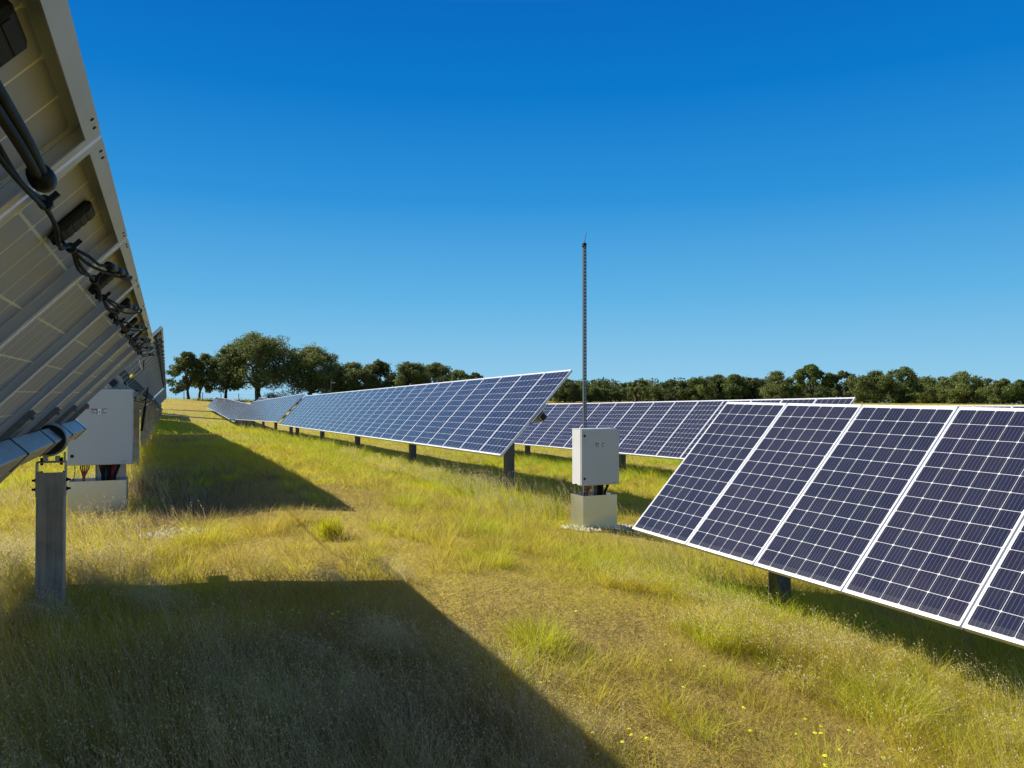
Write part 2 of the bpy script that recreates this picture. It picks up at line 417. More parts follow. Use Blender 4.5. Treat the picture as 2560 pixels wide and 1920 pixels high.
def bracket_mesh():  # origin at the post top centre, z up; inverted U over the post head
    b=MB(); w=.0875
    b.box((-w,-.05,.062),(w,.05,.070),.002); b.box((-w,-.045,-.16),(-w+.007,.045,.062)); b.box((w-.007,-.045,-.16),(w,.045,.062))
    for x in (-.035,.035):
        b.box((x-.012,-.03,.070),(x+.012,.03,.105)); b.mi=1
        b.tube([(x-.022 if x<0 else x+.022,0,.045),(x-.022 if x<0 else x+.022,0,.094)],.010,6); b.mi=0
    b.mi=1
    for s in (-1,1):
        for z in (-.055,-.115):
            b.tube([(s*(w-.01),0,z),(s*(w+.026),0,z)],.008,6); b.tube([(s*w,0,z),(s*(w+.010),0,z)],.014,6)
    b.mi=0
    b.box((.072,-.02,.070),(.082,.02,.13))
    return b.mesh('bearing_bracket',[M['galv'],M['black']])
ME_BRK=bracket_mesh()
def post_mesh(h,mat='post'):   # C profile, web towards -y, top at z=0
    b=MB(); w=.08; d=.07; t=.007; l=.022
    prof=[(-w,-d),(-w+l,-d),(-w+l,-d+t),(-w+t,-d+t),(-w+t,d-t),(w-t,d-t),(w-t,-d+t),(w-l,-d+t),(w-l,-d),(w,-d),(w,d),(-w,d)]
    # split into four convex walls so that the caps are clean
    for r in ([(-w,d-t),(w,d-t),(w,d),(-w,d)],[(-w,-d+t),(-w+t,-d+t),(-w+t,d-t),(-w,d-t)],[(w-t,-d+t),(w,-d+t),(w,d-t),(w-t,d-t)],
              [(-w,-d),(-w+l,-d),(-w+l,-d+t),(-w,-d+t)],[(w-l,-d),(w,-d),(w,-d+t),(w-l,-d+t)]):
        b.prism([(p[0],-p[1]) for p in r][::-1],-h,0)
    return b.mesh('post',[M[mat]])

def tracker(label,X0,Y0,Z0,slope,tilt,n,posts,jb=False,frames=True,near=False,group='solar trackers in long rows',tube_over=(.15,.15)):
    s,t=R(slope),R(tilt)
    d=Vector((0,math.cos(s),math.sin(s))); n0=Vector((0,-math.sin(s),math.cos(s)))
    u=Vector((1,0,0))*math.cos(t)+n0*math.sin(t); nn=u.cross(d)
    lower=Vector((X0,Y0,Z0)); c0=lower+u*(L/2)
    tube0=c0+nn*TZ
    base=Vector((tube0.x,tube0.y,float(gz_base(tube0.x,tube0.y))))
    root=empty('solar_tracker',base,label,'solar tracker',group)
    rot=Matrix((u,d,nn)).transposed().to_4x4()
    def at(p): return Matrix.Translation(p-base)@rot
    for k in range(n):
        o=link('solar_panel',ME_LA,root,at(c0+d*(P*(k+.5))))
        if frames: link('panel_frame',ME_FR,o)
        if jb: link('junction_box',ME_JB,o,Matrix.Translation((.875,0,0)))
    for k in range(n+1):
        r_=link('module_rail',ME_RAIL,root,at(c0+d*(P*k-(0.012 if k==n else -.012 if k==0 else 0))))
        if near: link('tube_strap',ME_STRAP,r_)
    Lt=n*P
    b=MB(); e=TQ/2
    b.T=at(c0)
    b.box((-e,-tube_over[0],TZ-e),(e,Lt+tube_over[1],TZ+e),.006)
    b.mi=1  # dark quads painted in for the unlit hollow at the tube ends
    for yy,sg in ((-tube_over[0]-.0012,-1),(Lt+tube_over[1]+.0012,1)):
        k_=e-.007; b.add([(-k_,yy,TZ-k_),(k_,yy,TZ-k_),(k_,yy,TZ+k_),(-k_,yy,TZ+k_)],[(0,1,2,3)])
    b.obj('torque_tube',[M['tube'],M['black']],root)
    for y in posts:
        k=(y-Y0)/math.cos(s); pt=tube0+d*k
        if near or k>=0:
            link('bearing_ring',ME_RING,root,at(c0+d*k)); link('bearing_bush',ME_BUSH,root,at(c0+d*k))
        top=pt.z-.216; g=float(gz(pt.x,pt.y))-.25
        po=link('post',post_mesh(top-g,'post' if X0<3 else 'post_shade'),root,Matrix.Translation(Vector((pt.x+.015,pt.y,top))-base))
        link('bearing_bracket',ME_BRK,po)
    root['_f']=0; del root['_f']
    return root,at,c0,d,u,nn,base
def ps(y0,y1,st): return list(np.arange(y0,y1,st))
nA=np.array([-math.sin(R(46.5)),0,math.cos(R(46.5))])*.0405
A0=np.array([-1.4605,1.5931,-.9525])+nA-np.array([0,6*1.01,6*1.01*math.tan(R(.187))])
trA=tracker('nearest tracker seen from below at close range, looping black cables under its high edge',*A0,.187,46.5,12,[-.3,6.06],jb=True,near=True,tube_over=(.2,.22))
trB=tracker('tracker behind the shaded white cabinet, its grey underside showing a black damper',-1.44,11.93,-.44,-.9,46.5,28,[13.5,19.8,26.2,32.6,38.9],jb=True,near=True)
trC=tracker('far shaded tracker second beyond the shaded cabinet, seen end-on past a pale gap',-1.43,41.0,-.96,-1.15,46.5,27,[42.6,49,55.4,61.8,66.8])
trD=tracker('farthest shaded tracker in the row of the near underside, toward the oaks',-1.43,70.2,-1.55,.8,46.5,24,[71.8,78,84.5,91])
trR=tracker('nearest sunlit tracker with large dark blue panels beside the mast cabinet',4.837,7.646-9*1.01,-1.50-9*1.01*math.tan(R(.445)),.445,46.94,9,[.1,6.15],near=True,tube_over=(.1,.0))
trM=tracker('long sunlit tracker with its raised white end corner pointing at the mast',5.021,11.93,-.972,-.856,46.92,28,[13.35,19.6,26.0,32.5,39.2],near=True,tube_over=(.06,.1))
trM2=tracker('grey-glinting sunlit tracker right after the long one, its panels very narrow',5.02,40.6,-1.28,-1.25,46.9,26,[41.3,47.5,54,60.5,66.2])
trM3=tracker('far sunlit tracker rising toward the oaks, seen behind the dip',5.02,68.2,-2.10,.78,46.9,26,[69.5,76,82.5,89,93.5])
trM4=tracker('last sunlit tracker at the far end of the row below the tallest oak',5.02,95.3,-1.74,.55,46.9,23,[97,103,110,116.5])
trE=tracker('rear sunlit tracker crossing behind the mast cabinet, its panels reaching the right corner',11.235,11.61,-1.42,-1.04,45.6,28,[13.2,19.5,26,32.5,39],near=True)
trE4=tracker('small far tracker, its grey corner poking up below the tallest oak trunk',11.23,96.3,-1.9,.75,46.,26,[98,110,121])
trG=tracker('rearmost tracker, only a thin bright top edge over the nearest panels',17.5,11.6,-1.62,-.7,46.,26,[13,20,27,34])

# ---- cables under tracker A: (u from lower edge, y world, n below the frame backs)
def cable(root,at,c0,d,Y0,pts,r,name='cable',mat='cable',n=7,sub=5):
    """smooth curve through points given as (u from lower edge, world y, normal offset)"""
    P3=[(p[0]-.98,p[1]-Y0,p[2]-.04) for p in pts]
    if len(P3)>2:
        q=[]
        ext=[P3[0]]+P3+[P3[-1]]
        for i in range(1,len(ext)-2):
            p0,p1,p2,p3=[np.array(ext[j]) for j in (i-1,i,i+1,i+2)]
            for k in range(sub):
                tt=k/sub
                q.append(tuple(.5*((2*p1)+(-p0+p2)*tt+(2*p0-5*p1+4*p2-p3)*tt*tt+(-p0+3*p1-3*p2+p3)*tt**3)))
        q.append(P3[-1]); P3=q
    b=MB(); b.T=at(c0); b.tube(P3,r,n); return b.obj(name,[M[mat]],root,True)
def wiring(tr,Y0,ks,detail):
    root,at,c0,d,u,nn,base=tr; rr=random.Random(3 if detail else 5)
    for k in ks:
        y=Y0+k*P; j=lambda a=.012:rr.uniform(-a,a)
        # trunk pair from seam clip to seam clip, sagging a little
        q=[(1.806,y,-.022),(1.795+j(),y+.15,-.03),(1.785+j(),y+.3,-.035),(1.80+j(.004),y+.44,-.022),(1.795+j(),y+.62,-.04),(1.80+j(),y+.8,-.04),(1.81,y+P,-.022)]
        cable(root,at,c0,d,Y0,q,.0042 if detail else .006,'trunk_cable')
        q2=[(p[0]-.006+j(.006),p[1],p[2]-.006+j(.004)) for p in q]
        cable(root,at,c0,d,Y0,q2,.0042 if detail else .006,'trunk_cable')
        # leads from the junction box down to the tie
        for s in (-.03,.03):
            cable(root,at,c0,d,Y0,[(1.785,y+.505+s,.022),(1.77+.03,y+.49+s*.7,.01),(1.79+j(),y+.46,-.01),(1.80,y+.44,-.02)],.0038,'lead_cable')
        if detail and k<6: continue
        # connector loop hanging from the tie
        lo=rr.uniform(.5,.95)
        cable(root,at,c0,d,Y0,[(1.80,y+.44,-.022),(1.822+j(),y+.52,-.05),(1.835+j(),y+.62,-.065),(1.842,y+.68,-.07)],.004,'lead_cable')
        cable(root,at,c0,d,Y0,[(1.80,y+.46,-.03),(1.80+j(),y+.62,-.05),(1.83+j(),y+.86,-.07),(1.875,y+1.06+j(.03),-.085),(1.888,y+1.09,-.078)],.004,'lead_cable')
        cc=MB(); cc.T=at(c0)
        a=np.array((1.842-.98,y+.68-Y0,-.11)); e=np.array((1.888-.98,y+1.09-Y0,-.118)); e=a+(e-a)*(lo*.55+.35)
        for f0,f1,rad in ((0,.30,.0105),(.30,.42,.0075),(.42,.80,.0095),(.80,.86,.0118),(.86,1.,.0085)):
            cc.tube([tuple(a+(e-a)*f0),tuple(a+(e-a)*f1)],rad,10)
        cc.obj('plug_connector',[M['black']],root,True)
        for (uu,yy,r0) in ((1.806,y,.013),(1.80,y+.445,.012)):
            ct=MB(); ct.T=at(c0)
            ct.tube([(uu-.98,yy-Y0-.007,-.066),(uu-.98,yy-Y0+.007,-.066)],r0,10)
            ct.box((uu-.98-.004,yy-Y0-.004,-.072),(uu-.98+.028,yy-Y0+.004,-.062))
            ct.obj('cable_tie',[M['black']],root)
wiring(trA,A0[1],range(4,12),True)
wiring(trB,11.93,range(0,28),False)
# thick capped cable pair hanging along the panel nearest the viewer
for dx in (0,.018):
    cable(*trA[:3],trA[3],A0[1],[(1.80+dx,.35,-.04),(1.806+dx*.7,.9,-.055),(1.812+dx*.6,1.2,-.05),(1.814+dx*.5,1.40,-.04)],.0075,'thick_cable')
b=MB(); b.T=trA[1](trA[2]); y=1.40-A0[1]
b.tube([(1.818-.98,y-.02,-.078),(1.818-.98,y+.006,-.080),(1.818-.98,y+.024,-.080)],[.017,.020,.0195],14); b.obj('end_cap',[M['black']],trA[0],True)
# cable dropping from the near tracker end to the next one, with a yellow tag
rt=trB[0]; bz=trB[6]
def wpt(p): return Vector(p)-bz
b=MB(); q=[(-.20,8.0,.33),(-.23,8.9,.27),(-.30,10.6,.36),(-.36,12.0,.52)]
b.tube([wpt(p) for p in q],.006,6); b.obj('hanging_cable',[M['cable']],rt,True)
b=MB(); b.tube([wpt((-.30,10.6,.36)),wpt((-.44,11.6,.26)),wpt((-.56,12.3,.18))],.007,6); b.obj('hanging_cable',[M['cable']],rt,True)
b=MB(); b.tube([wpt((-.405,11.35,.285)),wpt((-.44,11.6,.26))],[.02,.022],8); b.obj('cable_tag',[M['yellow']],rt)
# slew drive at the south end of tracker B and the damper on its second post
b=MB(); b.T=trB[1](trB[2])
b.ring(.125,.07,-.12,-.02,(0,TZ),28); b.tube([(.02,-.07,TZ-.10),(.02,-.07,TZ-.32)],.055,16); b.box((-.07,-.12,TZ-.17),(.08,-.03,TZ-.09),.01)
b.obj('drive_motor',[M['motor']],rt)
tb=trB[2]+trB[3]*(19.8-11.93)+trB[5]*TZ
b=MB(); p=tb+Vector((.08,-.12,.03)); q=tb+Vector((.27,-.16,.16))
b.box(tuple(wpt((p.x-.05,p.y-.02,p.z-.2))),tuple(wpt((p.x+.0,p.y+.02,p.z+.02))),.004)
b.tube([wpt(p+Vector((-.03,0,-.1))),wpt(q)],.022,8); b.obj('damper_bracket',[M['galv']],rt)
b=MB(); q2=q+Vector((-.13,0,-1.0)); m_=q+(q2-q)*.45
b.tube([wpt(q),wpt(m_)],.016,10); b.tube([wpt(m_),wpt(q2)],.03,12); b.obj('damper',[M['black']],rt,True)

# drive shafts linking the rows
def shaft(y,x0,z0,x1,z1,label):
    r=empty('drive_shaft',(x0,y,float(gz_base(x0,y))),label,'drive shaft','drive shafts between rows')
    b=MB(); dz=Vector((x0,y,r.location.z))
    b.tube([Vector((x0,y,z0))-dz,Vector((x1,y,z1))-dz],.042,12); b.obj('shaft_tube',[M['shaft']],r,True)
    for f in (.02,.98):
        x=x0+(x1-x0)*f; z=z0+(z1-z0)*f; b=MB(); b.box(tuple(Vector((x-.09,y-.09,z-.13))-dz),tuple(Vector((x+.09,y+.09,z+.11))-dz),.01); b.obj('gear_housing',[M['shaft']],r)
        b=MB(); g=float(gz(x,y))-.2; b.box(tuple(Vector((x-.06,y-.05,g))-dz),tuple(Vector((x+.06,y+.05,z-.13))-dz)); b.obj('post',[M['post']],r)
shaft(68.0,-.7,-1.44,5.72,-2.0,'grey drive shaft crossing the lane at ground height, nearer of the two')
shaft(94.8,-.7,-1.40,5.72,-1.80,'thin drive shaft crossing the lane far off, just before the oaks')
# ------------------------------------------------------------ cabinets
def cabinet(x,y,g,label,zb,zs):
    """x,y: front-left corner of the painted box, front facing -y; zb height of the box bottom, zs of the skirt top above ground"""
    w,h,dp=.605,.79,.29
    r=empty('electrical_cabinet',(x+w/2,y+dp/2,g),label,'electrical cabinet','white cabinets in the tracker gaps')
    x0,y0=-w/2,-dp/2
    b=MB(); b.box((x0,y0+.032,zb),(x0+w,y0+dp,zb+h),.008); b.box((x0-.004,y0+.026,zb+h-.004),(x0+w+.004,y0+dp+.004,zb+h+.006),.003)
    b.obj('cabinet_body',[M['paint']],r)
    b=MB(); b.box((x0+.004,y0+.024,zb+.004),(x0+w-.004,y0+.032,zb+h-.006)); b.obj('door_seal',[M['seal']],r)
    b=MB(); b.box((x0,y0,zb+.002),(x0+w,y0+.024,zb+h-.004),.006); dr=b.obj('door',[M['paint2']],r)
    for z in (.10,.70):
        b=MB(); b.tube([(x0+.045,y0,zb+z),(x0+.045,y0-.006,zb+z)],.017,20); b.tube([(x0+.045,y0-.006,zb+z),(x0+.045,y0-.010,zb+z)],.012,20)
        b.box((x0+.037,y0-.012,zb+z-.003),(x0+.053,y0-.0098,zb+z+.003)); b.obj('lock',[M['black']],dr)
    # three warning stickers side by side
    sx=x0+.215; sz=zb+h-.255
    b=MB(); t=-.0012
    ms=[M['lab'],M['labw'],M['labr'],M['labb'],M['labg'],M['labt']]
    def q(xa,za,xb,zb_,mi,k): 
        b.mi=mi; yy=y0+t*k; b.add([(sx+xa,yy,sz+za),(sx+xb,yy,sz+za),(sx+xb,yy,sz+zb_),(sx+xa,yy,sz+zb_)],[(0,1,2,3)])
    q(0,0,.060,.058,0,1); q(0,.045,.060,.058,2,2); q(.052,.0,.060,.045,3,2)
    q(.064,0,.098,.054,1,1)
    b.mi=4; yy=y0+t*2; b.add([(sx+.069,yy,sz+.012),(sx+.093,yy,sz+.012),(sx+.081,yy,sz+.04)],[(0,1,2)])
    b.mi=5; yy=y0+t*3; b.add([(sx+.0795,yy,sz+.019),(sx+.0825,yy,sz+.019),(sx+.0825,yy,sz+.031),(sx+.0795,yy,sz+.031)],[(0,1,2,3)])
    q(.100,0,.152,.058,0,1); q(.100,.049,.152,.058,2,2); q(.100,0,.106,.049,3,2)
    for k in range(5):
        q(.006,.006+.0075*k,.030+.004*((k*7)%5),.009+.0075*k,5,2); q(.112,.006+.0075*k,.138+.002*((k*5)%4),.009+.0075*k,5,2)
    q(.034,.022,.049,.040,1,2); q(.122,.030,.148,.045,1,3)
    b.obj('warning_sticker',ms,dr)
    b=MB(); b.box((x0+w-.105,y0-.0015,zb+.028),(x0+w-.045,y0,zb+.036)); b.obj('maker_plate',[M['badge']],dr)
    # skirt: open-topped sheet steel box
    sw,sd=.545,.37; sx0=x0+.010; sy0=y0-.02
    b=MB(); tk=.003
    b.box((sx0,sy0,-.12),(sx0+sw,sy0+tk,zs)); b.box((sx0,sy0+sd-tk,-.12),(sx0+sw,sy0+sd,zs))
    b.box((sx0,sy0+tk,-.12),(sx0+tk,sy0+sd-tk,zs)); b.box((sx0+sw-tk,sy0+tk,-.12),(sx0+sw,sy0+sd-tk,zs))
    b.obj('metal_skirt',[M['skirt']],r)
    # support post and cables between skirt and box
    b=MB(); cx=x0+.27
    b.box((cx-.012,y0+.16,-.2),(cx+.11,y0+.167,zb+h*.9)); b.box((cx-.019,y0+.12,-.2),(cx-.012,y0+.167,zb-.001)); b.box((cx+.11,y0+.12,-.2),(cx+.117,y0+.167,zb-.001))
    b.obj('support_post',[M['galv']],r)
    rr=random.Random(int(x*10)+5)
    b=MB(); 
    for k in range(5):
        xa=x0+.115+k*.02; b.tube([(x0+.135+.003*k,y0+.1,zs-.15),(x0+.138+.004*k,y0+.1,zs+.04),(xa,y0+.09,zb-.03),(xa,y0+.09,zb+.001)],.0065,7)
    b.obj('red_cables',[M['copper']],r,True)
    b=MB()
    for k in range(4):
        xa=x0+.295+k*.018; b.tube([(x0+.315+.01*k,y0+.09,zs-.15),(x0+.317+.008*k,y0+.09,zs+.05),(xa,y0+.08,zb-.02),(xa,y0+.08,zb+.001)],.008,7)
    b.obj('black_cables',[M['cable']],r,True)
    for xa,lean in ((x0+.375,-.004),(x0+.47,-.035)):
        b=MB(); b.tube([(xa+lean,y0+.11,zs-.15),(xa+lean,y0+.11,zs+.03),(xa,y0+.1,zb-.03),(xa,y0+.1,zb)],.016,10); b.tube([(xa,y0+.1,zb-.035),(xa,y0+.1,zb+.001)],.022,8)
        b.obj('supply_cable',[M['cable']],r,True)
    b=MB(); b.tube([(x0+.41,y0+.17,zs-.15),(x0+.415,y0+.17,zs+.05),(x0+.415,y0+.17,zb)],.03,10); b.obj('red_supply_cable',[M['red']],r,True)
    b=MB(); b.tube([(x0+.06,y0+.1,zb),(x0+.065,y0+.1,zb-.06),(x0+.05,y0+.1,zs),(x0+.05,y0+.1,zs-.1)],.004,6); b.tube([(x0-.004,y0+.15,zb+.01),(x0-.03,y0+.15,zb+.01)],.012,8)
    b.obj('earth_wire',[M['cable']],r,True)
    return r
c_=cabinet(-1.175,11.55,-1.625,'larger white cabinet in shade behind the nearest torque tube, below the tracker underside',.588,.425)
c_.scale=(1.24,1.24,1.24); c_.location=(-1.175+.605*.62,11.55+.29*.62,-1.625)
cabinet(5.30,9.66,-1.905,'white cabinet with its narrow side in sun, standing before the tall perforated mast',.652,.515)

# ------------------------------------------------------------ masts
def mast(x,y,g,h,label,whip=True,detail=True):
    r=empty('antenna_mast',(x,y,g),label,'mast','antenna masts of the cabinets')
    b=MB(); w=.0225; t=.0025; d=.042
    b.box((-w,-d/2+t,-.3),(-w+t,d/2,h)); b.box((w-t,-d/2+t,-.3),(w,d/2,h))
    if detail:
        b.box((-w,-d/2,-.3),(-.0075,-d/2+t,h)); b.box((.0075,-d/2,-.3),(w,-d/2+t,h))
        k=0; z=.0
        while z<h-.06:
            b.box((-.0075,-d/2,z),(.0075,-d/2+t,z+.022)); z+=.05
    else: b.box((-w,-d/2,-.3),(w,-d/2+t,h))
    b.obj('slotted_channel',[M['mastm']],r)
    if whip:
        b=MB(); b.box((-.027,-.026,h-.015),(.027,.026,h+.02),.006); b.tube([(-.035,0,h-.03),(.02,0,h-.02)],.012,8); b.obj('mast_cap',[M['black']],r)
        b=MB(); b.tube([(0,0,h+.02),(.032,0,h+.175)],[.006,.004],8); b.obj('whip_antenna',[M['black']],r)
    else:
        b=MB(); b.box((0,-.02,h-.28),(.34,.02,h-.22)); b.obj('side_arm',[M['galv']],r)
    return r
mast(5.545,10.02,float(gz(5.545,10.02)),2.21-float(gz(5.545,10.02)),'tall perforated steel mast with a short whip antenna, rising behind the lane cabinet')
m2=mast(12.2,64.5,float(gz(12.2,64.5)),1.36-float(gz(12.2,64.5)),'slim far mast with a tiny side arm against the dark oaks',False,False)

# ------------------------------------------------------------ stones, flowers, weed
def gravel(cx,cy,rx,ry,n,label,seed):
    r_=np.random.default_rng(seed); b=MB()
    for i in range(n):
        a=r_.uniform(0,2*math.pi); q=math.sqrt(r_.uniform()); x=cx+rx*q*math.cos(a); y=cy+ry*q*math.sin(a)
        s=r_.uniform(.014,.042); z=float(gz(x,y))+s*.55
        ph=[(1,0,0),(-1,0,0),(0,1,0),(0,-1,0),(0,0,1),(0,0,-1),(.6,.6,.5),(-.6,.5,.55),(.5,-.6,-.4)]
        vs=[(x+p[0]*s*r_.uniform(.7,1.3),y+p[1]*s*r_.uniform(.7,1.3),z+p[2]*s*r_.uniform(.5,.9)) for p in ph[:6]]
        b.add(vs,[(0,2,4),(2,1,4),(1,3,4),(3,0,4),(2,0,5),(1,2,5),(3,1,5),(0,3,5)])
    o=b.obj('gravel',[M['stone']]); tag(o,label,'gravel',kind='stuff')
gravel(5.28,9.62,.30,.22,170,'pale gravel spilled at the sunlit foot of the mast cabinet',1)
gravel(5.95,9.75,.45,.20,200,'stony bare soil beside the mast cabinet, running under the panel corner',2)
gravel(.10,9.0,.38,.28,190,'patch of pale stones in the short grass beyond the shaded cabinet',3)
SUN_FL=[(1.88,3.84),(1.84,3.8),(1.9,3.29),(2.06,3.28),(2.0,3.19),(2.11,3.25),(2.1,3.2),(2.99,3.96),(2.87,4.06),(2.9,4.22),(2.63,3.62),(2.82,3.38),(2.74,3.2),(3.11,3.2),(3.09,3.15),(3.09,3.04),(3.0,3.03),(3.23,3.04),(3.04,2.96),(2.91,3.07),(2.93,2.84),(3.16,2.8),(2.77,2.8),(3.7,3.7),(3.43,3.98),(2.6,4.78)]
SHADE_FL=[(.68,5.13),(.72,5.11),(.78,5.14),(.97,5.0),(1.01,4.99),(.51,5.04),(.87,4.72),(.72,4.51),(.84,4.51),(.67,4.1),(.9,3.4)]
def flower_mesh():
    b=MB(); b.tube([(0,0,-.05),(.004,.002,.08),(.0,.006,.155)],.0022,5); b.mi=1
    b.tube([(0,.006,.153),(0,.006,.162)],[.012,.009],10)
    for k in range(11):
        a=2*math.pi*k/11; c,s_=math.cos(a),math.sin(a); w=.0055
        b.add([(c*.007-s_*w*.6,.006+s_*.007+c*w*.6,.158),(c*.007+s_*w*.6,.006+s_*.007-c*w*.6,.158),(c*.024+s_*w,.006+s_*.024-c*w,.160),(c*.027,.006+s_*.027,.158),(c*.024-s_*w,.006+s_*.024+c*w,.160)],[(0,1,2,3,4)])
    return b.mesh('wildflower',[M['weed'],M['petal']])
ME_FL=flower_mesh()
for lst,lab,grp in ((SUN_FL,'small yellow flower in the sunlit dry grass','yellow flowers in the sunlit grass'),(SHADE_FL,'small yellow flower in the shadow of the nearest tracker','yellow flowers in the shade')):
    for i,(x,y) in enumerate(lst):
        o=link('wildflower',ME_FL); o.location=(x,y,float(gz(x,y))); o.rotation_euler=(random.uniform(-.3,.3),random.uniform(-.3,.3),random.uniform(0,6)); s=random.uniform(.8,1.1); o.scale=(s*.42,s*.42,s)
        tag(o,lab,'flower',grp)
def blades(base,h,wd,az,lean,curl,tint,nseg=2):
    """base (n,3); each blade a ribbon bending along its lean direction"""
    n=len(base); d=np.stack([np.cos(az),np.sin(az),np.zeros(n)],1)
    fa=az+rng.uniform(-1.6,1.6,n); side=np.stack([np.cos(fa+1.57),np.sin(fa+1.57),np.zeros(n)],1)
    vs=[]
    for k in range(nseg+1):
        t=k/nseg
        off=d*(h*(lean*t+curl*t*t))[:,None]; up=np.zeros((n,3)); up[:,2]=h*t*(1-.35*curl*t)
        w=(wd*(1-.85*t**1.5)*.5)[:,None]
        p=base+off+up; vs+= [p-side*w,p+side*w]
    V=np.stack(vs,1).reshape(-1,3); m=2*(nseg+1); o=(np.arange(n)*m)[:,None]
    q=np.concatenate([o+np.array([[2*k,2*k+1,2*k+3,2*k+2]]) for k in range(nseg)],0)
    return V,q,np.repeat(tint,m)
def weed():
    x,y=1.484,8.0; n=520
    g=float(gz(x,y)); st=rng.normal(0,.055,(n,2)); st[:,0]+=np.where(rng.uniform(size=n)<.3,.07,0)
    hh=rng.uniform(.0,.12,n); rad=np.hypot(st[:,0],st[:,1])
    base=np.stack([x+st[:,0],y+st[:,1],g+hh-.01],1)
    V,q,t=blades(base,rng.uniform(.07,.20,n)*np.exp(-(rad/.12)**2)+.03,rng.uniform(.005,.009,n),np.arctan2(st[:,1],st[:,0])+rng.normal(0,.8,n),rng.uniform(.0,.5,n),rng.uniform(0,.5,n),rng.uniform(0,1,n))
    o=link('weed_plant',big_mesh('weed_plant',V,q,M['weed'],t)); tag(o,'bright yellow-green feathery weed standing alone at the edge of the trampled grass','plant')
weed()

# ------------------------------------------------------------ trees
TREES=[
 (3.08, 138.42, 5.45, 7.57, -0.31, 'oak', 'dark round oak at the tree line end, touching the far upper tracker edge'),
 (4.8, 140.94, 4.88, 7.51, 1.01, 'oak', 'dark oak with a thick trunk showing pale sky under its crown'),
 (8.83, 139.17, 5.78, 9.05, 0.9, 'light', 'lighter olive-green oak in front of the tallest tree, forked trunk over pale sky'),
 (14.09, 140.14, 12.34, 11.55, -0.11, 'big', 'tallest broad oak of the meadow edge, its domed crown standing well above its neighbours'),
 (22.71, 139.64, 10.38, 9.68, 0.69, 'big', 'wide dark oak with open forked trunk between tallest oak and slim far mast'),
 (29.58, 135.53, 6.68, 6.84, -0.19, 'oak', 'rounded oak just behind the slim far mast'),
 (33.81, 135.86, 6.36, 7.21, 0.01, 'oak', 'dense oak with a bumpy top above the middle of the long sunlit panel row'),
 (38.14, 131.78, 6.61, 6.99, 0.08, 'light', 'olive oak with a paler flat crown above the long panel row'),
 (43.88, 134.72, 6.72, 7.01, 0.01, 'oak', 'dark oak between the pale flat oak and the low green one over the panel row'),
 (46.87, 130.13, 4.71, 5.72, 0.07, 'green', 'small fresh green tree peeping over the long panel row'),
 (50.58, 131.78, 4.09, 5.26, 0.04, 'green', 'lowest small tree peeping over the panel row, nearest its raised corner'),
 (56.63, 129.13, 9.1, 3.04, -0.14, 'oak', 'tree mostly hidden behind the raised corner of the long panel row'),
 (59.93, 124.41, 7.36, 3.39, 0.21, 'oak', 'dark tree half covered by the raised corner of the long panel row'),
 (62.07, 119.1, 5.15, 4.06, 0.06, 'oak', 'black-green tree filling the gap beside the raised panel corner'),
 (67.29, 120.09, 6.1, 3.05, -0.01, 'green', 'low round tree right behind the tall perforated mast'),
 (72.35, 121.14, 5.0, 2.15, -0.01, 'green', 'lowest bushy tree in the dip of the tree line beside the mast'),
 (77.55, 121.04, 8.35, 3.96, 0.41, 'sparse', 'gappy tree with three thin tufts of leaves against the sky'),
 (81.16, 115.1, 7.72, 3.9, 0.12, 'oak', 'rounded tree rising next to the gappy one'),
 (84.42, 111.48, 5.74, 4.36, 0.19, 'green', 'bright-topped tree in the rising part of the far tree line'),
 (89.77, 113.5, 4.54, 4.86, -0.08, 'oak', 'narrow dark tree standing above the rear panel row'),
 (91.32, 110.64, 5.11, 4.89, -0.08, 'green', 'mid green tree with a knobbly top above the rear panel row'),
 (95.91, 110.81, 5.31, 4.51, -0.01, 'oak', 'flat-topped tree above the rear panel row'),
 (95.55, 104.42, 5.99, 5.42, -0.15, 'oak', 'dark domed tree beside the tall feathery one'),
 (99.17, 100.65, 7.58, 6.46, -0.01, 'tall', 'tall feathery tree, highest of the tree line above the rear panel row'),
 (102.51, 96.99, 6.7, 5.34, -0.22, 'sparse', 'loose-crowned tree standing over the end corner of the rear panel row'),
 (100.75, 89.03, 7.01, 5.01, -0.1, 'olive', 'broad olive-green oak beyond the end of the rear panel row'),
 (106.33, 88.77, 5.1, 5.79, -0.08, 'olive', 'oak with a pointed topknot over the nearest panel row'),
 (113.46, 90.01, 6.88, 4.35, 0.01, 'olive', 'pale grey-green loose tree between the topknot oak and the wide dome'),
 (109.82, 80.68, 7.23, 4.86, -0.06, 'olive', 'wide dome-shaped oak above the nearest sunlit panels'),
 (124.81, 87.21, 3.45, 4.23, -0.07, 'sparse', 'small airy tree beside the wide dome-shaped oak'),
 (118.95, 81.05, 3.47, 3.93, 0.04, 'oak', 'dark tree with a trunk visible over the nearest sunlit panels'),
 (117.53, 77.31, 5.53, 3.65, -0.04, 'green', 'green tree cut by the picture edge above the nearest panels'),
]

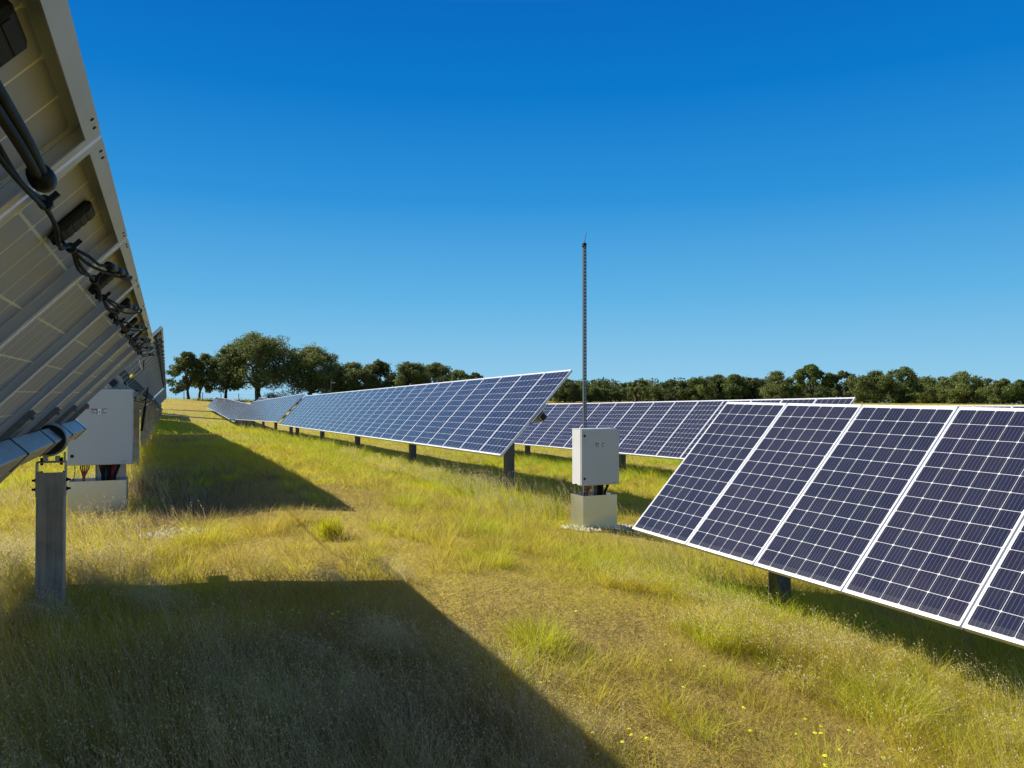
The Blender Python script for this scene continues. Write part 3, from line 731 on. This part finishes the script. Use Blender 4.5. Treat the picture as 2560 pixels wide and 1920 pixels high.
def tree(x,y,w,h,off,kind,label,seed):
    r_=np.random.default_rng(seed)
    g=float(gz_base(x,y)); root=empty('tree',(x,y,g),label,'tree','trees along the meadow edge')
    view=np.array([x,y]); view=view/np.hypot(*view); right=np.array([view[1],-view[0]])
    mat={'oak':'leaf_oak','big':'leaf_oak','light':'leaf_light','green':'leaf_green','sparse':'leaf_oak','tall':'leaf_green','olive':'leaf_light'}[kind]
    clear={'oak':.10,'big':.10,'light':.14,'green':.0,'sparse':.02,'tall':.0,'olive':.0}[kind]
    if h<5.6: clear=min(clear,.0)
    ncl={'big':110,'tall':46,'sparse':36,'light':58}.get(kind,58)
    cz=h*(clear+1)/2*1.0; rz=h*(1-clear)/2; rx=w/2
    cl=[]
    for i in range(ncl):
        a=r_.uniform(0,2*math.pi); zz=r_.uniform(.0,1.)**.85; q=r_.uniform(.2,1.)**.6
        pr=math.sqrt(max(0.,1-((zz-.34)/.66)**2)) if zz>.34 else .80+.2*(zz/.34)
        pr*=1+.16*math.sin(a*3+seed)+.10*math.sin(a*5+zz*7+seed)
        cr=min(rx,rz*1.2)*r_.uniform(.17,.36)*(.66 if kind in('sparse','tall') else 1)
        if kind=='sparse' and zz>.6: q=r_.uniform(.3,1.)
        c=np.array([rx*pr*q*math.cos(a),rx*pr*q*math.sin(a),rz*(zz*2-1)*(.96 if q<.6 or zz<.5 else .9)])
        if kind=='tall': c[0:2]*=1-.4*max(0,zz-.5)*2
        cl.append((c,cr,r_.uniform(0,.55)))
        if zz>.62 and i%2==0:   # small tufts breaking the outline
            k_=1.12+.16*r_.uniform(); cl.append((c*np.array([k_,k_,1.0])+np.array([0,0,rz*.10]),cr*.42,r_.uniform(0,.6)))
    tb_=r_.uniform(-.18,.30); cl=[(c,cr,t+tb_) for c,cr,t in cl]
    # pull the top and the sides out to the measured outline
    zt=max(c[2]+cr*.75 for c,cr,_ in cl); k=rz/zt
    hor=np.percentile([np.hypot(c[0],c[1])+cr*.6 for c,cr,_ in cl],88); kx=rx/hor
    cl=[(np.array([c[0]*kx,c[1]*kx,c[2]*k]),cr,t) for c,cr,t in cl]
    nl=int((26000 if kind=='big' else 17000)*(.75 if kind=='sparse' else 1)*min(1.6,max(.55,w*h/45)))
    wts=np.array([cr**2 for _,cr,_ in cl]); wts/=wts.sum()
    idx=r_.choice(len(cl),nl,p=wts)
    C=np.array([c for c,_,_ in cl])[idx]; CR=np.array([c for _,c,_ in cl])[idx]; CT=np.array([t for *_,t in cl])[idx]
    dv=r_.normal(size=(nl,3)); dv/=np.linalg.norm(dv,axis=1)[:,None]
    rad=CR*np.clip(r_.uniform(.25,1.,nl)**.5*(1+.34*np.sin(dv[:,0]*7+idx)*np.sin(dv[:,2]*6+idx*2)),.1,1.3)
    p=C+dv*rad[:,None]*np.array([1,1,.78])
    nrm=dv*.7+r_.normal(size=(nl,3))*.75; nrm/=np.linalg.norm(nrm,axis=1)[:,None]
    tan=np.cross(nrm,r_.normal(size=(nl,3))); tan/=np.linalg.norm(tan,axis=1)[:,None]; bi=np.cross(nrm,tan)
    s=(r_.uniform(.08,.19,nl))[:,None]
    V=np.stack([p-tan*s,p-bi*s*.55,p+tan*s,p+bi*s*.55],1).reshape(-1,3)
    ox=right[0]*off; oy=right[1]*off
    V=V+np.array([ox,oy,cz])
    V[:,2]=np.maximum(V[:,2],.05)
    tint=np.repeat(np.clip(CT+r_.uniform(0,.45,nl),0,1),4)
    q=np.arange(nl*4).reshape(-1,4)
    link('crown',big_mesh('crown',V,q,M[mat],tint),root)
    # trunk and limbs
    b=MB(); tr=max(.16,w*.042)
    fork=h*max(.16,clear*.85)
    b.tube([(0,0,-.3),(tr*.3,0,.1),(ox*.1,oy*.1+tr*.2,fork*.6),(ox*.2,oy*.2,fork)],[tr*1.5,tr*1.15,tr*.9,tr*.85],9)
    order=r_.permutation(len(cl))[:12 if kind in('big','oak','light') else 7]
    for i in order:
        c=cl[i][0]+np.array([ox,oy,cz]); s0=np.array([ox*.2,oy*.2,fork*.97]); m1=s0+(c-s0)*.4+r_.normal(0,.04*w,3)+np.array([0,0,.06*h]); m2_=s0+(c-s0)*.75+r_.normal(0,.03*w,3)
        b.tube([tuple(s0),tuple(m1),tuple(m2_),tuple(c)],[tr*.55,tr*.34,tr*.2,tr*.07],6)
    b.obj('trunk',[M['bark']],root,True)
for i,t in enumerate(TREES): tree(*t,seed=100+i*3)
def woodland():
    r_=np.random.default_rng(5); Vs=[];Ts=[]
    for i in range(240):
        az=R(r_.uniform(11,68)); D=r_.uniform(146,180); x,y=D*math.sin(az),D*math.cos(az)
        g=float(gz_base(x,y)); hh=r_.uniform(2.8,4.6); w=r_.uniform(3,5.5); n=650
        c=r_.normal(size=(n,3)); c/=np.linalg.norm(c,axis=1)[:,None]; c*=(r_.uniform(.5,1,n)[:,None])
        p=np.array([x,y,g+hh*.45])+c*np.array([w*.7,w*.7,hh*.55])
        a=r_.normal(size=(n,3)); bb=r_.normal(size=(n,3)); a/=np.linalg.norm(a,axis=1)[:,None]; bb/=np.linalg.norm(bb,axis=1)[:,None]
        s=r_.uniform(.16,.34,n)[:,None]
        Vs.append(np.stack([p-a*s,p-bb*s*.6,p+a*s,p+bb*s*.6],1).reshape(-1,3)); Ts.append(np.repeat(np.clip(r_.uniform(0,.4)+r_.uniform(0,.4,n),0,1),4))
    V=np.concatenate(Vs); o=link('distant_woodland',big_mesh('distant_woodland',V,np.arange(len(V)).reshape(-1,4),M['leaf_oak'],np.concatenate(Ts)))
    tag(o,'dense dark scrub filling the gaps behind the tree line','woodland',kind='stuff')
woodland()
def shrub(x,y,w,h,label,seed):
    r_=np.random.default_rng(seed); n=1300; g=float(gz_base(x,y))
    cl=r_.normal(0,.28,(9,3)); cl[:,2]=np.abs(cl[:,2])*1.2
    c=cl[r_.integers(0,9,n)]+r_.normal(0,.16,(n,3)); p=c*np.array([w*.7,w*.7,h*.8])+np.array([0,0,.15*h]); p[:,2]=np.clip(p[:,2],.02,h)
    a=r_.normal(size=(n,3)); bb=r_.normal(size=(n,3)); a/=np.linalg.norm(a,axis=1)[:,None]; bb/=np.linalg.norm(bb,axis=1)[:,None]; s=r_.uniform(.07,.16,n)[:,None]
    V=np.stack([p-a*s,p-bb*s*.6,p+a*s,p+bb*s*.6],1).reshape(-1,3)
    root=empty('shrub',(x,y,g),label,'shrub','dark shrubs under the oaks')
    link('foliage',big_mesh('foliage',V,np.arange(n*4).reshape(-1,4),M['leaf_oak'],np.repeat(r_.uniform(0,.6,n),4)),root)
    b=MB()
    for k in range(5): b.tube([(0,0,-.1),tuple(cl[k]*np.array([w*.5,w*.5,h*.6]))],[.05,.02],5)
    b.obj('stem',[M['bark']],root)
shrub(17.4,141.5,5.2,2.3,'dark wide bush under the boughs of the tallest oak',61)
shrub(20.6,142.5,4.2,2.0,'low dark bush between the tallest oak and the open forked oak',62)
shrub(25.5,141,5.0,3.2,'dark bush filling the foot of the forked oak toward the slim mast',63)
# fence on the crest
def fence():
    r=empty('wire_fence',(2,133,float(gz_base(2,133))),'thin wire fence with dark posts along the grassy crest under the oaks','fence')
    o=Vector(r.location); tops=[]
    for k in range(15):
        x=-3+k*2.7; y=133.5+.4*math.sin(k); g=float(gz_base(x,y)); h=1.25+.1*math.sin(k*3.1)
        b=MB(); b.tube([Vector((x,y,g-.3))-o,Vector((x+.03*math.sin(k*5),y,g+h))-o],.055,7); b.obj('fence_post',[M['wood']],r); tops.append((x,y,g))
    for z in (.35,.7,1.05):
        b=MB(); b.tube([Vector((x,y,g+z))-o for x,y,g in tops],.012,4); b.obj('wire',[M['wire']],r)
fence()

# ------------------------------------------------------------ grass
def hmap(x,y):
    n1=vnoise(x,y,1.3,3); n2=vnoise(x,y,.45,4); n3=vnoise(x,y,3.2,5)
    def band(c,w): return np.exp(-((x-c)/w)**2)
    row=band(-1.0,1.5)*1.0+band(5.3,1.5)*1.0+band(11.7,1.8)*.9+band(18,2)*.9+band(-7,2.5)*.8
    near=np.exp(-((x-.6)/1.25)**2-((y-3.4)/2.3)**2)*.8           # tall oats at the viewer's feet
    nb=vnoise(x,y,.85,16); pt=np.clip((nb-.30)*2.4,0,1)
    row=row*(1-.55*np.exp(-((x-5.2)/1.9)**2-((y-4.)/4.)**2))
    hh=.06+.30*np.clip(row,0,1)*(.25+.55*n1+.5*pt*n2)+.24*near*np.clip(-.12+.5*n1+.8*pt*n2,0,1)+.10*np.exp(-((x-4.1)/.6)**2-((y-3.6)/1.8)**2)*(.4+n1)+.10*np.clip(n3-.45,0,1)+.10*np.clip(n2*n1-.25,0,1)
    lane=np.exp(-((x-2.9)/1.3)**2)*np.exp(-((y-5.5)/4.5)**2)
    hh*=1-.45*lane
    far=np.clip((y-9.)/8,0,1)*np.clip(1-np.abs(x-2)/6,0,1); hh+=far*.06
    cb=np.exp(-((x-5.4)/.9)**2-((y-9.1)/1.1)**2); hh*=1-.78*cb
    cl_=np.exp(-((x+.8)/.7)**2-((y-11.1)/.8)**2); hh*=1-.5*cl_
    gv=np.exp(-((x-.12)/.38)**2-((y-8.95)/.35)**2); hh*=1-.8*gv
    gap=np.exp(-((y-8.6)/1.2)**2)*np.clip(1-np.abs(x-1.5)/3.2,0,1); hh*=1-.45*gap
    return hh
def build_grass():
    cam=np.array([0.,0.])
    Vs=[];Qs=[];Ts=[];off=0
    SV=[];SQ=[];ST=[]
    def emit(n,dmin,dmax,pw,wscale,hmul,kind):
        nonlocal off
        # radial density falling with distance
        u=rng.uniform(size=n); e=2-pw
        d=(dmin**e+u*(dmax**e-dmin**e))**(1/e)
        az=R(23.7)+rng.uniform(-R(47),R(47),n)
        x=d*np.sin(az); y=d*np.cos(az)
        # gather into tufts
        if kind!='flat':
            cx=np.round(x/ .16)*.16; 
            k=rng.uniform(size=n)<.55
            jx=vnoise(x,y,.13,11)-.5; jy=vnoise(x,y,.13,12)-.5
            x=np.where(k,x+jx*.13,x); y=np.where(k,y+jy*.13,y)
        H=hmap(x,y)
        c1=vnoise(x,y,2.1,6); c2=vnoise(x,y,.5,7); c3=vnoise(x,y,7.,8)
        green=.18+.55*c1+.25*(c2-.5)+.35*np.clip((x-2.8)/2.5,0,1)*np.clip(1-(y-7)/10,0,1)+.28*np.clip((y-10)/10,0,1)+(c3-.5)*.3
        lane=np.exp(-((x-2.9)/1.5)**2)*np.exp(-((y-6)/4.5)**2); green+=.17-.20*lane; green-=.38*np.exp(-((x-6.7)/1.1)**2); shade_zone=np.exp(-((x-.2)/2.1)**2-((y-3.4)/2.3)**2); green-=.75*shade_zone*(.45+vnoise(x,y,.8,31))  # lane straw; shade near the viewer and under the middle row browned into tint
        green-=.75*np.exp(-((x-.3)/1.8)**2)*np.clip((y-8.5)/2,0,1)*np.clip((45-y)/20,0,1)  # shadow of the left-row trackers beyond the cabinet, painted brown into the tint
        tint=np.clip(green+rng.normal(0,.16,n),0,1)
        z=gz(x,y)
        ww=np.maximum(1.,d/6.)
        if kind=='flat':   # straw lying on the ground
            h=rng.uniform(.05,.16,n)
            V,q,t=blades(np.stack([x,y,z+rng.uniform(.0,.03,n)],1),h*.35,rng.uniform(.002,.0042,n)*ww*wscale,rng.uniform(0,6.28,n),rng.uniform(1.5,3.,n),rng.uniform(-.3,.3,n),np.clip(tint*.55+rng.normal(0,.08,n),0,1))
        else:
            keep=rng.uniform(size=n)<np.clip(.35+H*3.5,0,1)
            keep&=rng.uniform(size=n)>.75*np.exp(-((x-.12)/.38)**2-((y-8.95)/.35)**2)
            x,y,z,H,tint,d,ww=[a[keep] for a in (x,y,z,H,tint,d,ww)]; n2=len(x)
            h=H*hmul*rng.uniform(.45,1.25,n2)
            wind=2.4+5.*(vnoise(x,y,.7,9)-.5)
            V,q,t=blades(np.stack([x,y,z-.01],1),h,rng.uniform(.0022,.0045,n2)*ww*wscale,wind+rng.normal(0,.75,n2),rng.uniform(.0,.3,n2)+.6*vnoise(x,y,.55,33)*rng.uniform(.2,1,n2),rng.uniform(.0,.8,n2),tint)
        Vs.append(V);Qs.append(q+off);Ts.append(t);off+=len(V)
    emit(190000,1.9,30,1.35,1.,1.0,'std')
    emit(120000,1.9,60,1.25,1.,1.25,'std')
    emit(90000,20,150,1.0,.8,1.2,'std')
    emit(190000,1.9,22,1.3,1.,1.,'flat')
    nt_=2600; u=rng.uniform(size=nt_); d=(2.2**.8+u*(26**.8-2.2**.8))**(1/.8); az=R(23.7)+rng.uniform(-R(46),R(46),nt_)
    cx=d*np.sin(az); cy=d*np.cos(az); pr=vnoise(cx,cy,1.5,21); k=pr>.42; cx,cy,d=cx[k],cy[k],d[k]; nt_=len(cx)
    per=70; th=rng.uniform(.09,.30,nt_); tt=np.clip(rng.uniform(.1,.95,nt_),0,1); tr_=rng.uniform(.03,.10,nt_)
    I=np.repeat(np.arange(nt_),per); n=len(I); ox=rng.normal(0,1,n)*tr_[I]; oy=rng.normal(0,1,n)*tr_[I]
    x=cx[I]+ox; y=cy[I]+oy; ww=np.maximum(1,d[I]/6)
    V,q,t=blades(np.stack([x,y,gz(x,y)-.01],1),th[I]*rng.uniform(.5,1.2,n),rng.uniform(.0022,.0042,n)*ww,np.arctan2(oy,ox)+rng.normal(0,.7,n),rng.uniform(.1,.6,n),rng.uniform(.1,.9,n),np.clip(tt[I]+rng.normal(0,.1,n),0,1))
    Vs.append(V);Qs.append(q+off);Ts.append(t);off+=len(V)
    # soft feathery clumps by the stones and along the lane edge
    fc=[(.32,8.45,.30,.34,.62),(.95,8.75,.30,.30,.35),(1.35,9.1,.22,.24,.30),(-.2,7.7,.28,.30,.5),(2.6,6.4,.24,.2,.75),(3.3,8.3,.35,.26,.85),(3.9,6.9,.30,.26,.9),(3.0,10.3,.35,.28,.8),(2.2,4.6,.22,.2,.8),(3.6,4.6,.25,.26,.85),(4.0,3.5,.3,.32,.85)]
    for (x0_,y0_,rr_,hh_,tt_) in fc:
        n=650; ox=rng.normal(0,rr_*.5,n); oy=rng.normal(0,rr_*.5,n); x=x0_+ox; y=y0_+oy; ra=np.hypot(ox,oy)/rr_
        V,q,t=blades(np.stack([x,y,gz(x,y)-.01],1),hh_*rng.uniform(.5,1.15,n)*np.exp(-(ra/1.3)**2)+.03,rng.uniform(.0025,.0045,n),np.arctan2(oy,ox)+rng.normal(0,.8,n),rng.uniform(.05,.45,n),rng.uniform(.1,.9,n),np.clip(tt_+rng.normal(0,.12,n),0,1))
        Vs.append(V);Qs.append(q+off);Ts.append(t);off+=len(V)
    # long oats lying over in tussocks where the viewer stands and along the post lines
    nt_=520; cx=np.concatenate([rng.uniform(-2.6,2.0,300),rng.uniform(3.4,5.0,70),rng.uniform(-2.2,-.1,60),rng.uniform(4.0,6.6,90)]); cy=np.concatenate([rng.uniform(2.2,6.0,300),rng.uniform(2.2,6.0,70),rng.uniform(6.3,9,60),rng.uniform(10.2,22,90)])
    keep=vnoise(cx,cy,.9,41)>.38; cx=cx[keep]; cy=cy[keep]; nt_=len(cx)
    per=85; I=np.repeat(np.arange(nt_),per); n=len(I)
    dirn=5.5*vnoise(cx,cy,1.6,42)+rng.normal(0,.35,nt_); ln=rng.uniform(.18,.42,nt_); tn=rng.uniform(.02,.26,nt_)+np.where(cx>2.5,.42,0)
    x=cx[I]+rng.normal(0,.06,n); y=cy[I]+rng.normal(0,.06,n); d=np.hypot(x,y); ww=np.maximum(1,d/6)
    az_=dirn[I]+rng.normal(0,.45,n); h_=ln[I]*rng.uniform(.5,1.15,n); le=rng.uniform(.15,.7,n); cu=rng.uniform(.2,.95,n)
    base=np.stack([x,y,gz(x,y)-.01],1)
    V,q,t=blades(base,h_,rng.uniform(.002,.0036,n)*ww,az_,le,cu,np.clip(tn[I]+rng.normal(0,.08,n),0,1),3)
    lf=cx[I]<2.5; gq=(~lf)
    def pick(m_):
        kk=np.nonzero(m_)[0]; v_=V.reshape(n,8,3)[kk].reshape(-1,3); o8=(np.arange(len(kk))*8)[:,None]
        return v_,np.concatenate([o8+np.array([[2*k,2*k+1,2*k+3,2*k+2]]) for k in range(3)],0),kk
    v_,q_,kk=pick(gq); Vs.append(v_);Qs.append(q_+off);Ts.append(t.reshape(n,8)[kk].ravel());off+=len(v_)
    tsd=rng.uniform(.0,.7,nt_)[I]+rng.uniform(0,.3,n)
    v_,q_,kk=pick(lf); oatm=(v_,q_,np.repeat(tsd[kk],8))
    #(rng.uniform(.0,.7,nt_)[I]+rng.uniform(0,.3,n),8))
    oat=(base,h_,az_,le,cu,ww)
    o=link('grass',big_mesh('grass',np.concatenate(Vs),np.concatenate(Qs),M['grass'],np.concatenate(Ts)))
    tag(o,'dry yellow-green meadow grass covering the ground between the trackers','grass',kind='stuff')
    # oat stems with hanging spikelets in the tall patches
    n=52000; e=2-1.25; u=rng.uniform(size=n); d=(1.9**e+u*(16**e-1.9**e))**(1/e); az=R(23.7)+rng.uniform(-R(47),R(47),n)
    x=d*np.sin(az); y=d*np.cos(az); H=hmap(x,y); k=rng.uniform(size=n)<np.clip((H-.15)*6,0,1)*np.clip(vnoise(x,y,.8,14)*1.6-.3,0,1)
    x,y,H,d=x[k],y[k],H[k],d[k]; n=len(x); z=gz(x,y)
    h=np.clip(H*rng.uniform(1.3,2.0,n),.2,.62); azl=2.4+rng.normal(0,.9,n); lean=rng.uniform(.05,.3,n); curl=rng.uniform(.05,.35,n)
    ww=np.maximum(1,d/5.)
    base=np.stack([x,y,z-.01],1)
    V,q,t=blades(base,h,np.full(n,.0022)*ww,azl,lean,curl,rng.uniform(.2,.9,n))
    SV=[V];SQ=[q];ST=[t];o_=len(V)
    m=9
    tt=np.repeat(rng.uniform(.62,1.,(n,1)),1,1)
    for j in range(m):
        tj=rng.uniform(.62,1.,n); dd=np.stack([np.cos(azl),np.sin(azl),np.zeros(n)],1)
        p=base+dd*(h*(lean*tj+curl*tj*tj))[:,None]; p[:,2]+=h*tj*(1-.35*curl*tj)
        p+=rng.normal(0,.018,(n,3)); 
        ln=rng.uniform(.008,.014,n)[:,None]*np.sqrt(ww)[:,None]; dirv=rng.normal(0,.5,(n,3)); dirv[:,2]-=.9; dirv/=np.linalg.norm(dirv,axis=1)[:,None]
        sd=np.cross(dirv,rng.normal(size=(n,3))); sd/=np.linalg.norm(sd,axis=1)[:,None]
        V=np.stack([p,p+dirv*ln*.5+sd*ln*.2,p+dirv*ln,p+dirv*ln*.5-sd*ln*.2],1).reshape(-1,3)
        q=np.arange(n*4).reshape(-1,4); SV.append(V);SQ.append(q+o_);ST.append(np.repeat(rng.uniform(0,1,n),4)); o_+=len(V)
    SV.append(oatm[0]);SQ.append(oatm[1]+o_);ST.append(oatm[2]);o_+=len(oatm[0])
    base,h,azl,lean,curl,ww=oat; n=len(base)
    for j in range(3):
        tj=rng.uniform(.72,1.,n); dd=np.stack([np.cos(azl),np.sin(azl),np.zeros(n)],1)
        p=base+dd*(h*(lean*tj+curl*tj*tj))[:,None]; p[:,2]+=h*tj*(1-.35*curl*tj); p+=rng.normal(0,.010,(n,3))
        ln=rng.uniform(.010,.018,n)[:,None]*np.sqrt(ww)[:,None]; dirv=dd*.6+rng.normal(0,.4,(n,3)); dirv[:,2]-=.5; dirv/=np.linalg.norm(dirv,axis=1)[:,None]
        sd=np.cross(dirv,rng.normal(size=(n,3))); sd/=np.linalg.norm(sd,axis=1)[:,None]
        V=np.stack([p,p+dirv*ln*.5+sd*ln*.2,p+dirv*ln,p+dirv*ln*.5-sd*ln*.2],1).reshape(-1,3)
        q=np.arange(n*4).reshape(-1,4); SV.append(V);SQ.append(q+o_);ST.append(np.repeat(rng.uniform(.3,1,n),4)); o_+=len(V)
    o=link('oat_grass',big_mesh('oat_grass',np.concatenate(SV),np.concatenate(SQ),M['seed'],np.concatenate(ST)))
    tag(o,'taller wild oat stems with pale hanging seed heads, thickest near the tracker posts','grass',kind='stuff')
build_grass()

# ------------------------------------------------------------ sky, sun, camera
SUN=Vector((-.94,.90,1.)).normalized()
elev=math.asin(SUN.z); azim=math.atan2(SUN.x,SUN.y)
w=bpy.data.worlds.new('World'); sc.world=w; w.use_nodes=True; nt=w.node_tree
bg=nt.nodes['Background']
sky=N(nt,'ShaderNodeTexSky',sky_type='NISHITA',sun_disc=False,sun_elevation=elev,sun_rotation=azim,altitude=300.,air_density=1.,dust_density=.4,ozone_density=3.)
# clear deep-blue sky: Nishita overhead, its low band tinted by elevation as clear dry air shows it
gc=nt.nodes.new('ShaderNodeTexCoord').outputs['Generated']
sx=N(nt,'ShaderNodeSeparateXYZ'); nt.links.new(gc,sx.inputs[0])
EXPO=.64; KS=1/(.11*2**EXPO)
band=ramp(nt,sx.outputs[2],[(0.,(.34,.63,.84)),(.03,(.27,.58,.82)),(.12,(.12,.45,.78)),(.24,(.026,.29,.70)),(.36,(.002,.19,.60)),(.50,(.001,.125,.49)),(.8,(.004,.085,.38))])
bm=N(nt,'ShaderNodeVectorMath',operation='SCALE'); nt.links.new(band,bm.inputs[0]); bm.inputs['Scale'].default_value=KS
fac=ramp(nt,sx.outputs[2],[(0.,(.99,)*3),(.45,(.995,)*3),(.62,(.4,)*3),(.8,(.15,)*3)])
hz=N(nt,'ShaderNodeHueSaturation',inp={'Saturation':.6,'Value':.7,'Hue':.5}); nt.links.new(sky.outputs[0],hz.inputs['Color'])
hs=mixc(nt,fac,hz.outputs[0],bm.outputs[0])
nt.links.new(hs,bg.inputs[0]); bg.inputs[1].default_value=.11
sd=bpy.data.lights.new('sun','SUN'); sd.energy=4.9; sd.angle=R(.5); sd.color=(1,.94,.83)
so=bpy.data.objects.new('sun',sd); COL.objects.link(so); so.rotation_euler=SUN.to_track_quat('Z','Y').to_euler()
cd=bpy.data.cameras.new('camera'); cd.sensor_width=36.; cd.sensor_fit='HORIZONTAL'; cd.lens=1964.2158/2560*36; cd.clip_start=.05; cd.clip_end=8000
co_=bpy.data.objects.new('camera',cd); COL.objects.link(co_); co_.rotation_euler=(R(90.900),0,R(-23.6808)); sc.camera=co_
sc.view_settings.view_transform='Standard'; sc.view_settings.look='None'; sc.view_settings.exposure=EXPO; sc.view_settings.gamma=1
sc.render.engine='CYCLES'
sc.cycles.max_bounces=7; sc.cycles.diffuse_bounces=3; sc.cycles.glossy_bounces=3; sc.cycles.transmission_bounces=4; sc.cycles.transparent_max_bounces=4
sc.cycles.use_denoising=True
